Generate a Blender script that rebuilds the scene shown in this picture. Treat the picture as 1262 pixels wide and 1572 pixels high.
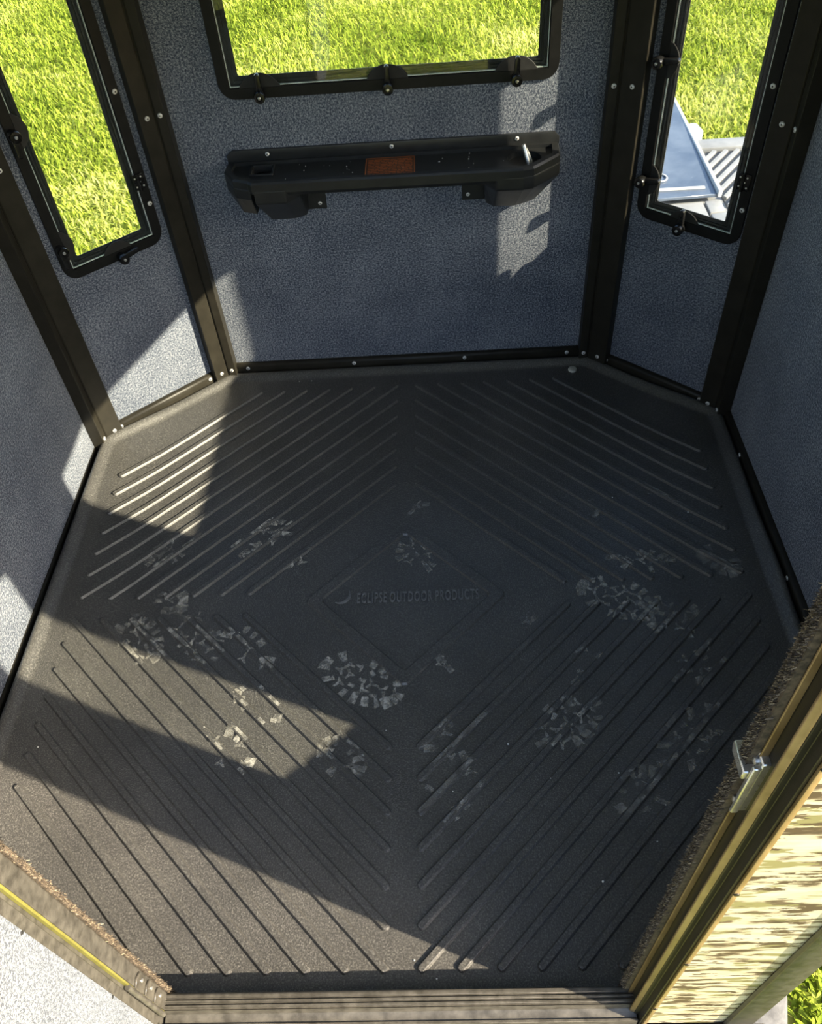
import bpy, bmesh, math, random
import numpy as np
from mathutils import Matrix, Vector

for o in list(bpy.data.objects):
    bpy.data.objects.remove(o, do_unlink=True)
scene = bpy.context.scene
COL = scene.collection
random.seed(7)
RNG = np.random.default_rng(11)
PI = math.pi

# ------------------------------------------------------------------ camera
CR = Vector((0.9980503394, -0.0000477071, -0.0624140829))
CU = Vector((0.0418958893, 0.7417367458, 0.6693813072))
CF = Vector((-0.0462628845, 0.6706911343, -0.7402926096))
CPOS = Vector((0.1161475, -1.1934479, 1.6306461))
cd = bpy.data.cameras.new('camera')
cam = bpy.data.objects.new('camera', cd)
COL.objects.link(cam)
cd.sensor_fit = 'HORIZONTAL'
cd.sensor_width = 36.0
cd.lens = 36.0 * 1264.0 / 1262.0
cd.clip_start = 0.01
cd.clip_end = 300
cam.matrix_world = Matrix(((CR.x, CU.x, -CF.x, CPOS.x), (CR.y, CU.y, -CF.y, CPOS.y),
                           (CR.z, CU.z, -CF.z, CPOS.z), (0, 0, 0, 1)))
scene.camera = cam

# ------------------------------------------------------------------ light
SUN_AZ = math.radians(-21.6)
SUN_EL = math.radians(28.8)
to_sun = Vector((math.cos(SUN_AZ) * math.cos(SUN_EL), math.sin(SUN_AZ) * math.cos(SUN_EL), math.sin(SUN_EL)))
sd = bpy.data.lights.new('sun', 'SUN')
sun = bpy.data.objects.new('sun', sd)
COL.objects.link(sun)
sd.energy = 11.8
sd.angle = math.radians(0.6)
sd.color = (1.0, 0.86, 0.655)
sun.rotation_euler = to_sun.to_track_quat('Z', 'Y').to_euler()
sun.location = to_sun * 12

w = bpy.data.worlds.new('World')
scene.world = w
w.use_nodes = True
wn = w.node_tree.nodes
wl = w.node_tree.links
wn.clear()
sky = wn.new('ShaderNodeTexSky')
sky.sky_type = 'NISHITA'
sky.sun_disc = False
sky.sun_elevation = SUN_EL
sky.sun_rotation = math.radians(111.6)
sky.air_density = 1.0
sky.dust_density = 2.0
sky.ozone_density = 1.0
bg = wn.new('ShaderNodeBackground')
bg.inputs['Strength'].default_value = 0.36
wo = wn.new('ShaderNodeOutputWorld')
wl.new(sky.outputs[0], bg.inputs[0])
wl.new(bg.outputs[0], wo.inputs[0])

vs = scene.view_settings
vs.view_transform = 'Standard'
vs.look = 'None'
vs.gamma = 1.0
vs.exposure = 0.62
vs.use_curve_mapping = False

# ------------------------------------------------------------------ materials
MATS = {}


def new_mat(name):
    m = bpy.data.materials.new(name)
    m.use_nodes = True
    nt = m.node_tree
    nt.nodes.clear()
    out = nt.nodes.new('ShaderNodeOutputMaterial')
    MATS[name] = m
    return m, nt, out


def N(nt, kind, **kw):
    n = nt.nodes.new(kind)
    for k, v in kw.items():
        if k.startswith('i_'):
            n.inputs[k[2:].replace('_', ' ')].default_value = v
        else:
            setattr(n, k, v)
    return n


def L(nt, a, b):
    nt.links.new(a, b)


def ramp(nt, fac, stops):
    r = nt.nodes.new('ShaderNodeValToRGB')
    e = r.color_ramp.elements
    while len(e) < len(stops):
        e.new(0.5)
    for el, (p, c) in zip(e, stops):
        el.position = p
        el.color = (c[0], c[1], c[2], 1) if len(c) == 3 else c
    L(nt, fac, r.inputs[0])
    return r.outputs[0]


def coords(nt, scale=None, obj=True):
    tc = nt.nodes.new('ShaderNodeTexCoord')
    src = tc.outputs['Object']
    if scale is not None:
        mp = nt.nodes.new('ShaderNodeMapping')
        mp.inputs['Scale'].default_value = scale
        L(nt, src, mp.inputs[0])
        src = mp.outputs[0]
    return src


def noise(nt, co, scale, detail=2.0, rough=0.5):
    n = nt.nodes.new('ShaderNodeTexNoise')
    n.inputs['Scale'].default_value = scale
    n.inputs['Detail'].default_value = detail
    n.inputs['Roughness'].default_value = rough
    L(nt, co, n.inputs['Vector'])
    return n.outputs[0]


def paint(name, c0, c1, scale=40, rough=0.45, metallic=0.0, bump=0.0, bscale=400, rough_var=0.1, coat=0.0, spec=0.35):
    m, nt, out = new_mat(name)
    b = nt.nodes.new('ShaderNodeBsdfPrincipled')
    co = coords(nt)
    n = noise(nt, co, scale, 4, 0.6)
    L(nt, ramp(nt, n, [(0.35, c0), (0.68, c1)]), b.inputs['Base Color'])
    r = nt.nodes.new('ShaderNodeMapRange')
    r.inputs['To Min'].default_value = max(0.02, rough - rough_var)
    r.inputs['To Max'].default_value = rough + rough_var
    L(nt, n, r.inputs[0])
    L(nt, r.outputs[0], b.inputs['Roughness'])
    b.inputs['Metallic'].default_value = metallic
    b.inputs['Specular IOR Level'].default_value = spec
    b.inputs['Coat Weight'].default_value = coat
    if bump:
        bp = nt.nodes.new('ShaderNodeBump')
        bp.inputs['Strength'].default_value = bump
        bp.inputs['Distance'].default_value = 0.001
        L(nt, noise(nt, co, bscale, 2, 0.6), bp.inputs['Height'])
        L(nt, bp.outputs[0], b.inputs['Normal'])
    L(nt, b.outputs[0], out.inputs[0])
    return m


def carpet(name, dark, mid, light, scale=260.0):
    m, nt, out = new_mat(name)
    b = nt.nodes.new('ShaderNodeBsdfPrincipled')
    co = coords(nt)
    n1 = noise(nt, co, scale, 3, 0.75)
    n2 = noise(nt, co, scale * 2.6, 2, 0.6)
    n3 = noise(nt, co, 6.0, 3, 0.6)
    mx = nt.nodes.new('ShaderNodeMath')
    mx.operation = 'MULTIPLY_ADD'
    mx.inputs[1].default_value = 0.45
    L(nt, n2, mx.inputs[0])
    a2 = nt.nodes.new('ShaderNodeMath')
    a2.operation = 'MULTIPLY'
    a2.inputs[1].default_value = 0.55
    L(nt, n1, a2.inputs[0])
    L(nt, a2.outputs[0], mx.inputs[2])
    a3 = nt.nodes.new('ShaderNodeMath')
    a3.operation = 'MULTIPLY_ADD'
    a3.inputs[1].default_value = 0.10
    L(nt, n3, a3.inputs[0])
    L(nt, mx.outputs[0], a3.inputs[2])
    L(nt, ramp(nt, a3.outputs[0], [(0.445, dark), (0.535, mid), (0.64, light)]), b.inputs['Base Color'])
    b.inputs['Roughness'].default_value = 0.95
    b.inputs['Specular IOR Level'].default_value = 0.1
    b.inputs['Sheen Weight'].default_value = 0.25
    b.inputs['Sheen Roughness'].default_value = 0.5
    bp = nt.nodes.new('ShaderNodeBump')
    bp.inputs['Strength'].default_value = 0.18
    bp.inputs['Distance'].default_value = 0.002
    L(nt, mx.outputs[0], bp.inputs['Height'])
    L(nt, bp.outputs[0], b.inputs['Normal'])
    L(nt, b.outputs[0], out.inputs[0])
    return m


def mat_plastic(name):
    m, nt, out = new_mat(name)
    b = nt.nodes.new('ShaderNodeBsdfPrincipled')
    co = coords(nt)
    fine = noise(nt, co, 330, 3, 0.7)
    big = noise(nt, co, 5, 4, 0.6)
    scr = noise(nt, co, 60, 5, 0.7)
    bc = ramp(nt, big, [(0.35, (0.064, 0.062, 0.058)), (0.7, (0.087, 0.084, 0.078))])
    gr = ramp(nt, fine, [(0.40, (0.55, 0.55, 0.55)), (0.55, (1.0, 1.0, 1.0)), (0.66, (2.0, 2.0, 1.95))])
    mm = nt.nodes.new('ShaderNodeMixRGB')
    mm.blend_type = 'MULTIPLY'
    mm.inputs[0].default_value = 1.0
    L(nt, bc, mm.inputs[1])
    L(nt, gr, mm.inputs[2])
    L(nt, mm.outputs[0], b.inputs['Base Color'])
    r = nt.nodes.new('ShaderNodeMapRange')
    r.inputs['To Min'].default_value = 0.33
    r.inputs['To Max'].default_value = 0.46
    L(nt, scr, r.inputs[0])
    L(nt, r.outputs[0], b.inputs['Roughness'])
    b.inputs['Specular IOR Level'].default_value = 0.75
    bp = nt.nodes.new('ShaderNodeBump')
    bp.inputs['Strength'].default_value = 0.35
    bp.inputs['Distance'].default_value = 0.0010
    L(nt, fine, bp.inputs['Height'])
    L(nt, bp.outputs[0], b.inputs['Normal'])
    L(nt, b.outputs[0], out.inputs[0])
    return m


def dust(name, lo, hi, scale=90):
    m, nt, out = new_mat(name)
    b = nt.nodes.new('ShaderNodeBsdfDiffuse')
    co = coords(nt)
    n = noise(nt, co, scale, 4, 0.7)
    L(nt, ramp(nt, n, [(0.3, (0.40, 0.385, 0.33)), (0.7, (0.58, 0.56, 0.50))]), b.inputs['Color'])
    t = nt.nodes.new('ShaderNodeBsdfTransparent')
    mx = nt.nodes.new('ShaderNodeMixShader')
    r = nt.nodes.new('ShaderNodeMapRange')
    r.inputs['From Min'].default_value = 0.36
    r.inputs['From Max'].default_value = 0.66
    r.inputs['To Min'].default_value = lo
    r.inputs['To Max'].default_value = hi
    L(nt, n, r.inputs[0])
    L(nt, r.outputs[0], mx.inputs[0])
    L(nt, t.outputs[0], mx.inputs[1])
    L(nt, b.outputs[0], mx.inputs[2])
    L(nt, mx.outputs[0], out.inputs[0])
    return m


def camo(name):
    m, nt, out = new_mat(name)
    b = nt.nodes.new('ShaderNodeBsdfPrincipled')
    co = coords(nt, (8, 8, 34))
    co2 = coords(nt, (8, 8, 30))
    co3 = coords(nt, (160, 160, 14))
    n1 = noise(nt, co, 1.5, 5, 0.58)
    n2 = noise(nt, co2, 1.9, 3, 0.5)
    n3 = noise(nt, co, 1.9, 5, 0.62)
    n4 = noise(nt, co3, 1.0, 1, 0.5)
    base = ramp(nt, n1, [(0.35, (0.04, 0.028, 0.018)), (0.42, (0.11, 0.08, 0.05)), (0.45, (0.34, 0.31, 0.21)), (0.62, (0.44, 0.415, 0.31))])
    ol = ramp(nt, n2, [(0.575, (0, 0, 0)), (0.59, (1, 1, 1))])
    mx = nt.nodes.new('ShaderNodeMixRGB')
    mx.inputs[2].default_value = (0.17, 0.16, 0.07, 1)
    L(nt, ol, mx.inputs[0])
    L(nt, base, mx.inputs[1])
    br = ramp(nt, n3, [(0.425, (1, 1, 1)), (0.435, (0, 0, 0))])
    mx2 = nt.nodes.new('ShaderNodeMixRGB')
    mx2.inputs[2].default_value = (0.055, 0.036, 0.022, 1)
    L(nt, br, mx2.inputs[0])
    L(nt, mx.outputs[0], mx2.inputs[1])
    L(nt, mx2.outputs[0], b.inputs['Base Color'])
    b.inputs['Roughness'].default_value = 0.55
    L(nt, b.outputs[0], out.inputs[0])
    return m


def glass(name, tint):
    m, nt, out = new_mat(name)
    t = nt.nodes.new('ShaderNodeBsdfTransparent')
    g = nt.nodes.new('ShaderNodeBsdfGlossy')
    g.inputs['Roughness'].default_value = 0.01
    g.inputs['Color'].default_value = (1, 1, 1, 1)
    co = coords(nt)
    n = noise(nt, co, 25, 4, 0.7)
    L(nt, ramp(nt, n, [(0.3, tint), (0.75, tuple(min(1, c * 1.02) for c in tint))]), t.inputs['Color'])
    f = nt.nodes.new('ShaderNodeLayerWeight')
    f.inputs['Blend'].default_value = 0.5
    pw = nt.nodes.new('ShaderNodeMath')
    pw.operation = 'POWER'
    pw.inputs[1].default_value = 5.0
    L(nt, f.outputs['Facing'], pw.inputs[0])
    ma = nt.nodes.new('ShaderNodeMath')
    ma.operation = 'MULTIPLY_ADD'
    ma.inputs[1].default_value = 0.95
    ma.inputs[2].default_value = 0.035
    L(nt, pw.outputs[0], ma.inputs[0])
    mx = nt.nodes.new('ShaderNodeMixShader')
    L(nt, ma.outputs[0], mx.inputs[0])
    L(nt, t.outputs[0], mx.inputs[1])
    L(nt, g.outputs[0], mx.inputs[2])
    L(nt, mx.outputs[0], out.inputs[0])
    return m


def grass_mat(name, c0, c1, c2):
    m, nt, out = new_mat(name)
    d = nt.nodes.new('ShaderNodeBsdfDiffuse')
    t = nt.nodes.new('ShaderNodeBsdfTranslucent')
    co = coords(nt)
    n = noise(nt, co, 30, 2, 0.6)
    n2 = noise(nt, co, 1.2, 3, 0.6)
    a = nt.nodes.new('ShaderNodeMath')
    a.operation = 'MULTIPLY_ADD'
    a.inputs[1].default_value = 0.5
    L(nt, n2, a.inputs[0])
    h = nt.nodes.new('ShaderNodeMath')
    h.operation = 'MULTIPLY'
    h.inputs[1].default_value = 0.5
    L(nt, n, h.inputs[0])
    L(nt, h.outputs[0], a.inputs[2])
    c = ramp(nt, a.outputs[0], [(0.34, c0), (0.5, c1), (0.66, c2)])
    L(nt, c, d.inputs['Color'])
    L(nt, c, t.inputs['Color'])
    mx = nt.nodes.new('ShaderNodeMixShader')
    mx.inputs[0].default_value = 0.4
    L(nt, d.outputs[0], mx.inputs[1])
    L(nt, t.outputs[0], mx.inputs[2])
    L(nt, mx.outputs[0], out.inputs[0])
    return m


carpet('carpet_blue', (0.020, 0.027, 0.043), (0.074, 0.089, 0.124), (0.33, 0.35, 0.38), 200)
carpet('carpet_door', (0.030, 0.036, 0.048), (0.080, 0.092, 0.115), (0.24, 0.255, 0.28), 210)
carpet('carpet_ceiling', (0.45, 0.46, 0.47), (0.58, 0.59, 0.60), (0.7, 0.7, 0.7))
paint('bronze', (0.018, 0.0163, 0.0123), (0.027, 0.0243, 0.018), 20, 0.40, 0.0, 0.12, 500, spec=0.2)
paint('bronze_dirty', (0.042, 0.039, 0.033), (0.090, 0.084, 0.071), 55, 0.40, 0.0, 0.25, 300)
paint('bronze_bright', (0.20, 0.132, 0.058), (0.35, 0.245, 0.12), 22, 0.35, 0.25)
paint('aluminium_worn', (0.060, 0.055, 0.045), (0.125, 0.115, 0.095), 45, 0.38, 0.3, 0.1, 300)
paint('yellow_edge', (0.13, 0.12, 0.028), (0.19, 0.175, 0.045), 60, 0.4)
paint('black_plastic', (0.007, 0.007, 0.007), (0.011, 0.011, 0.0105), 40, 0.45, 0.0, 0.15, 600, spec=0.2)
paint('black_gloss', (0.008, 0.008, 0.008), (0.013, 0.013, 0.013), 40, 0.22, 0.0)
paint('shelf_plastic', (0.014, 0.015, 0.016), (0.021, 0.022, 0.022), 30, 0.34, 0.0, 0.2, 500, spec=0.4)
paint('rubber', (0.012, 0.012, 0.012), (0.022, 0.022, 0.021), 50, 0.65)
paint('gasket', (0.020, 0.021, 0.020), (0.034, 0.035, 0.033), 60, 0.5)
paint('zinc', (0.60, 0.59, 0.56), (0.78, 0.77, 0.74), 90, 0.30, 0.85)
paint('rivet_metal', (0.62, 0.61, 0.58), (0.80, 0.79, 0.76), 90, 0.45, 0.35)
paint('highlight_letters', (0.13, 0.13, 0.128), (0.20, 0.20, 0.195), 120, 0.5)  # edge highlights painted into the colour of the raised letters and crescent
paint('dark_hole', (0.012, 0.012, 0.012), (0.02, 0.02, 0.02), 40, 0.7)
paint('pane_edge', (0.50, 0.58, 0.54), (0.72, 0.78, 0.74), 40, 0.25)
paint('cap_beige', (0.42, 0.41, 0.35), (0.55, 0.54, 0.46), 60, 0.45)
paint('sticker_dark', (0.030, 0.016, 0.010), (0.05, 0.026, 0.016), 60, 0.4)
paint('sticker_orange', (0.36, 0.105, 0.03), (0.50, 0.16, 0.05), 120, 0.5)
paint('pile', (0.045, 0.036, 0.027), (0.13, 0.10, 0.07), 160, 0.9)
paint('pile_tan', (0.20, 0.15, 0.09), (0.46, 0.37, 0.25), 160, 0.9)
paint('concrete', (0.09, 0.09, 0.09), (0.19, 0.19, 0.185), 30, 0.8, 0, 0.5, 120)
paint('vehicle_grey', (0.20, 0.205, 0.21), (0.27, 0.275, 0.28), 12, 0.45)
paint('vehicle_dark', (0.085, 0.088, 0.09), (0.12, 0.122, 0.125), 12, 0.5)
paint('vehicle_white', (0.36, 0.38, 0.40), (0.46, 0.48, 0.5), 12, 0.4)
paint('windshield', (0.055, 0.075, 0.115), (0.10, 0.125, 0.17), 8, 0.16, 0.0, 0, 400, 0.08, 0.3)
paint('grit_white', (0.7, 0.69, 0.65), (0.85, 0.84, 0.8), 90, 0.6)
paint('deck', (0.03, 0.03, 0.03), (0.05, 0.05, 0.05), 20, 0.7)
paint('soil', (0.14, 0.16, 0.03), (0.30, 0.30, 0.07), 30, 0.95)
mat_plastic('mat_plastic')
dust('dust_strong', 0.15, 0.80, 60)
dust('dust_mid', 0.10, 0.66, 60)
dust('dust_faint', 0.04, 0.42, 60)
camo('camo')
glass('glass', (0.955, 0.975, 0.96))
grass_mat('grass', (0.11, 0.18, 0.015), (0.32, 0.39, 0.05), (0.64, 0.65, 0.21))

# ------------------------------------------------------------------ helpers


class MB:
    def __init__(self):
        self.v = []
        self.f = []
        self.m = []
        self.cur = 0
        self.T = None

    def add(self, vs_, fs):
        b = len(self.v)
        for p in vs_:
            p = Vector(p)
            if self.T is not None:
                p = self.T @ p
            self.v.append((p.x, p.y, p.z))
        for f in fs:
            self.f.append(tuple(b + i for i in f))
            self.m.append(self.cur)
        return self

    def box(self, x0, x1, y0, y1, z0, z1):
        return self.add([(x0, y0, z0), (x1, y0, z0), (x1, y1, z0), (x0, y1, z0), (x0, y0, z1), (x1, y0, z1), (x1, y1, z1), (x0, y1, z1)],
                        [(3, 2, 1, 0), (4, 5, 6, 7), (0, 1, 5, 4), (1, 2, 6, 5), (2, 3, 7, 6), (3, 0, 4, 7)])

    def prism(self, pts, fn):
        """pts: 2D ccw polygon; fn(p, t) -> 3D point with t 0/1"""
        n = len(pts)
        vv = [fn(p, 0) for p in pts] + [fn(p, 1) for p in pts]
        ff = [tuple(range(n))[::-1], tuple(range(n, 2 * n))]
        for i in range(n):
            j = (i + 1) % n
            ff.append((i, j, n + j, n + i))
        return self.add(vv, ff)

    def cyl(self, c, axis, r0, r1, h, n=16):
        a = Vector(axis).normalized()
        t = a.orthogonal().normalized()
        b = a.cross(t)
        c = Vector(c)
        vv = []
        for k, (r, d) in enumerate(((r0, 0), (r1, h))):
            for i in range(n):
                an = 2 * PI * i / n
                vv.append(c + a * d + t * (r * math.cos(an)) + b * (r * math.sin(an)))
        ff = [tuple(range(n))[::-1], tuple(range(n, 2 * n))]
        for i in range(n):
            j = (i + 1) % n
            ff.append((i, j, n + j, n + i))
        return self.add(vv, ff)

    def lathe(self, c, axis, prof, n=16, cap=True):
        """prof: list of (radius, height)"""
        a = Vector(axis).normalized()
        t = a.orthogonal().normalized()
        b = a.cross(t)
        c = Vector(c)
        vv = []
        for (r, d) in prof:
            for i in range(n):
                an = 2 * PI * i / n
                vv.append(c + a * d + t * (r * math.cos(an)) + b * (r * math.sin(an)))
        ff = []
        for k in range(len(prof) - 1):
            for i in range(n):
                j = (i + 1) % n
                ff.append((k * n + i, k * n + j, (k + 1) * n + j, (k + 1) * n + i))
        if cap:
            ff.append(tuple(range(n))[::-1])
            ff.append(tuple(range((len(prof) - 1) * n, len(prof) * n)))
        return self.add(vv, ff)

    def tube(self, pts, r, n=8):
        pts = [Vector(p) for p in pts]
        vv = []
        prev = None
        for i, p in enumerate(pts):
            d = (pts[min(i + 1, len(pts) - 1)] - pts[max(i - 1, 0)]).normalized()
            t = d.orthogonal().normalized() if prev is None else (prev - d * prev.dot(d)).normalized()
            prev = t
            b = d.cross(t)
            for k in range(n):
                an = 2 * PI * k / n
                vv.append(p + t * (r * math.cos(an)) + b * (r * math.sin(an)))
        m = len(pts)
        ff = [tuple(range(n))[::-1], tuple(range((m - 1) * n, m * n))]
        for i in range(m - 1):
            for k in range(n):
                j = (k + 1) % n
                ff.append((i * n + k, i * n + j, (i + 1) * n + j, (i + 1) * n + k))
        return self.add(vv, ff)

    def mesh(self, name, mats, smooth=False, bevel=0.0, seg=2):
        me = bpy.data.meshes.new(name)
        me.from_pydata(self.v, [], self.f)
        mats = [mats] if isinstance(mats, str) else mats
        for m in mats:
            me.materials.append(MATS[m])
        me.polygons.foreach_set('material_index', self.m)
        bm = bmesh.new()
        bm.from_mesh(me)
        bmesh.ops.recalc_face_normals(bm, faces=bm.faces)
        if bevel:
            es = [e for e in bm.edges if len(e.link_faces) == 2 and e.calc_face_angle(0) > 0.5]
            bmesh.ops.bevel(bm, geom=es, offset=bevel, segments=seg, affect='EDGES', profile=0.6, clamp_overlap=True)
        bm.to_mesh(me)
        bm.free()
        if smooth:
            me.polygons.foreach_set('use_smooth', [True] * len(me.polygons))
            try:
                me.set_sharp_from_angle(angle=math.radians(38))
            except Exception:
                pass
        me.update()
        return me

    def build(self, name, mats, parent=None, smooth=False, bevel=0.0, seg=2, M=None):
        return link(name, self.mesh(name, mats, smooth, bevel, seg), parent, M)


def link(name, data, parent=None, M=None):
    o = bpy.data.objects.new(name, data)
    COL.objects.link(o)
    if parent is not None:
        o.parent = parent
    if M is not None:
        o.matrix_local = M
    return o


def tag(o, label=None, cat=None, group=None, kind=None):
    if label:
        o['label'] = label
    if cat:
        o['category'] = cat
    if group:
        o['group'] = group
    if kind:
        o['kind'] = kind
    return o


def empty(name, M=None):
    o = link(name, None)
    o.empty_display_size = 0.05
    if M is not None:
        o.matrix_world = M
    return o


def T3(x, y, z, rz=0.0):
    return Matrix.Translation((x, y, z)) @ Matrix.Rotation(rz, 4, 'Z')


# shared rivet: local +y is outwards from wall, head towards -y
rm = MB()
rm.cur = 0
rm.lathe((0, 0, 0), (0, -1, 0), [(0.0062, -0.001), (0.0062, 0.0008), (0.0052, 0.0022), (0.0034, 0.0030), (0.0022, 0.0031)], 14)
rm.cur = 1
rm.lathe((0, 0, 0), (0, -1, 0), [(0.0021, 0.0025), (0.0019, 0.0034)], 10)
RIVET = rm.mesh('rivet', ['rivet_metal', 'dark_hole'], smooth=True)


def rivet(parent, M, s=1.0):
    return link('rivet', RIVET, parent, M @ Matrix.Scale(s, 4))


# ------------------------------------------------------------------ room shell
IV = [(-0.572, 0.925), (0.572, 0.925), (0.925, 0.619), (0.925, -0.619), (0.572, -0.898), (-0.572, -0.898), (-0.925, -0.619), (-0.925, 0.619)]
SIDES = ['back', 'back_right', 'right', 'front_right', 'front', 'front_left', 'left', 'back_left']
ZT = 1.92
TH = 0.007


def wall_frame(i):
    P = Vector(IV[i] + (0,))
    Q = Vector(IV[(i + 1) % 8] + (0,))
    e = (Q - P).normalized()
    n = Vector((-e.y, e.x, 0))
    Mx = Matrix(((e.x, n.x, 0, (P.x + Q.x) / 2), (e.y, n.y, 0, (P.y + Q.y) / 2), (0, 0, 1, 0), (0, 0, 0, 1)))
    return Mx, (Q - P).length


def wall_mesh(name, hw, z0, z1, hole, inner='carpet_blue', outer='camo'):
    mb = MB()
    us = sorted(set([-hw, hw] + ([hole[0], hole[1]] if hole else [])))
    zs = sorted(set([z0, z1] + ([hole[2], hole[3]] if hole else [])))
    for side, y in ((0, 0.0), (1, TH)):
        mb.cur = side
        for a in range(len(us) - 1):
            for b in range(len(zs) - 1):
                if hole and us[a] >= hole[0] - 1e-6 and us[a + 1] <= hole[1] + 1e-6 and zs[b] >= hole[2] - 1e-6 and zs[b + 1] <= hole[3] + 1e-6:
                    continue
                p = [(us[a], y, zs[b]), (us[a + 1], y, zs[b]), (us[a + 1], y, zs[b + 1]), (us[a], y, zs[b + 1])]
                mb.add(p, [(0, 1, 2, 3)])
    mb.cur = 1

    def rim(u0, u1, a, b):
        mb.add([(u0, 0, a), (u1, 0, a), (u1, TH, a), (u0, TH, a), (u0, 0, b), (u1, 0, b), (u1, TH, b), (u0, TH, b)],
               [(0, 1, 2, 3), (4, 5, 6, 7), (0, 3, 7, 4), (1, 2, 6, 5)])
    rim(-hw, hw, z0, z1)
    if hole:
        rim(*hole)
    me = bpy.data.meshes.new(name)
    me.from_pydata(mb.v, [], mb.f)
    me.materials.append(MATS[inner])
    me.materials.append(MATS[outer])
    me.polygons.foreach_set('material_index', mb.m)
    bm = bmesh.new()
    bm.from_mesh(me)
    bmesh.ops.remove_doubles(bm, verts=bm.verts, dist=1e-5)
    bmesh.ops.recalc_face_normals(bm, faces=bm.faces)
    bm.to_mesh(me)
    bm.free()
    return me


DIAG = dict(hw=0.0935, z0=0.553, z1=1.20)
WIDE = dict(hw=0.3625, z0=0.886, z1=1.20)
STEP, FL = 0.0245, 0.0255
WOFF = {0: 0.011, 1: 0.008, 7: 0.010}
WLAB = {'back': 'blue-grey carpeted back wall behind the black shelf', 'back_right': 'narrow carpeted wall panel between the two dark right posts',
        'right': 'blue carpeted wall in shade at the right edge', 'front_right': 'narrow carpeted wall panel to the right of the doorway',
        'front': 'camouflage printed front wall around the open doorway', 'front_left': 'narrow carpeted wall panel to the left of the doorway',
        'left': 'blue carpeted wall with sun patches at the left edge', 'back_left': 'narrow carpeted wall panel between the two left posts'}
DOOR = (-0.428, 0.408, 1.78)   # left, right in world x ; top

walls = {}
for i, s in enumerate(SIDES):
    M, ln = wall_frame(i)
    if s == 'front':
        # local x runs from +x to -x here
        hole = (-DOOR[1], -DOOR[0], -0.03, DOOR[2])
    else:
        d = WIDE if i % 2 == 0 else DIAG
        o = WOFF.get(i, 0.0)
        hole = (o - d['hw'] - STEP, o + d['hw'] + STEP, d['z0'] - STEP, d['z1'] + STEP)
    z0 = -0.03
    if s == 'front':
        # door opening reaches the bottom: three pieces in one wall mesh
        me = wall_mesh('wall_front', ln / 2, z0, ZT, hole)
    else:
        me = wall_mesh('wall_' + s, ln / 2, z0, ZT, hole)
    ob = link('wall_' + s, me, None, M)
    tag(ob, WLAB[s], 'wall', None, 'structure')
    walls[s] = ob


def octa(off):
    """outer offset octagon"""
    out = []
    for i in range(8):
        p = Vector(IV[i])
        a = Vector(IV[i - 1])
        b = Vector(IV[(i + 1) % 8])
        e1 = (p - a).normalized()
        e2 = (b - p).normalized()
        n1 = Vector((-e1.y, e1.x))
        n2 = Vector((-e2.y, e2.x))
        bis = (n1 + n2) / (1 + n1.dot(n2))
        out.append(tuple(p + bis * off))
    return out


mb = MB()
mb.prism(octa(0.012), lambda p, t: (p[0], p[1], -0.10 + t * 0.094))
fl = mb.build('floor', 'deck', None, False, 0.003)
tag(fl, 'dark floor deck under the black rubber mat', 'floor', None, 'structure')
mb = MB()
mb.prism(octa(0.07), lambda p, t: (p[0], p[1], ZT + t * 0.05))
cl = mb.build('ceiling', 'carpet_ceiling', None, False)
tag(cl, 'pale carpeted ceiling under the flat roof', 'ceiling', None, 'structure')

# ------------------------------------------------------------------ windows


def rrect(u0, u1, v0, v1, r, n=6):
    pts = []
    for cx, cy, a0 in ((u1 - r, v0 + r, -PI / 2), (u1 - r, v1 - r, 0), (u0 + r, v1 - r, PI / 2), (u0 + r, v0 + r, PI)):
        for k in range(n + 1):
            a = a0 + (PI / 2) * k / n
            pts.append((cx + r * math.cos(a), cy + r * math.sin(a)))
    return pts


def ring(mb, po, pi_, y0, y1):
    """solid ring between outer outline po and inner outline pi_ (same count), local y from y0 to y1"""
    n = len(po)
    vv = [(p[0], y0, p[1]) for p in po] + [(p[0], y0, p[1]) for p in pi_] + [(p[0], y1, p[1]) for p in po] + [(p[0], y1, p[1]) for p in pi_]
    ff = []
    for i in range(n):
        j = (i + 1) % n
        ff += [(i, j, n + j, n + i), (2 * n + i, 2 * n + j, 3 * n + j, 3 * n + i), (i, j, 2 * n + j, 2 * n + i), (n + i, n + j, 3 * n + j, 3 * n + i)]
    mb.add(vv, ff)


KNOB = MB()
KNOB.lathe((0, 0, 0), (0, -1, 0), [(0.0085, 0), (0.0085, 0.008), (0.0108, 0.010), (0.0112, 0.013), (0.0112, 0.022), (0.0102, 0.0245), (0.0060, 0.0250), (0.0055, 0.0238), (0.0048, 0.0238)], 20)
KNOB = KNOB.mesh('latch', 'black_gloss', smooth=True)
SCREW = MB()
SCREW.lathe((0, 0, 0), (0, -1, 0), [(0.0030, 0.0225), (0.0030, 0.0258), (0.0018, 0.0268)], 10)
SCREW = SCREW.mesh('screw', 'zinc', smooth=True)
LEVER = MB()
lp = []
for k in range(9):
    a = -PI / 2 + PI * k / 8
    lp.append((0.036 + 0.0050 * math.cos(a), 0.0050 * math.sin(a)))
lp += [(0.004, 0.0062), (0.004, -0.0062)]
LEVER.prism(lp, lambda p, t: (p[0], -0.0065 - t * (0.0095 - 0.06 * max(0, p[0] - 0.02) * 0), p[1]))
LEVER = LEVER.mesh('lever', 'black_gloss', True, 0.002, 2)


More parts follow.
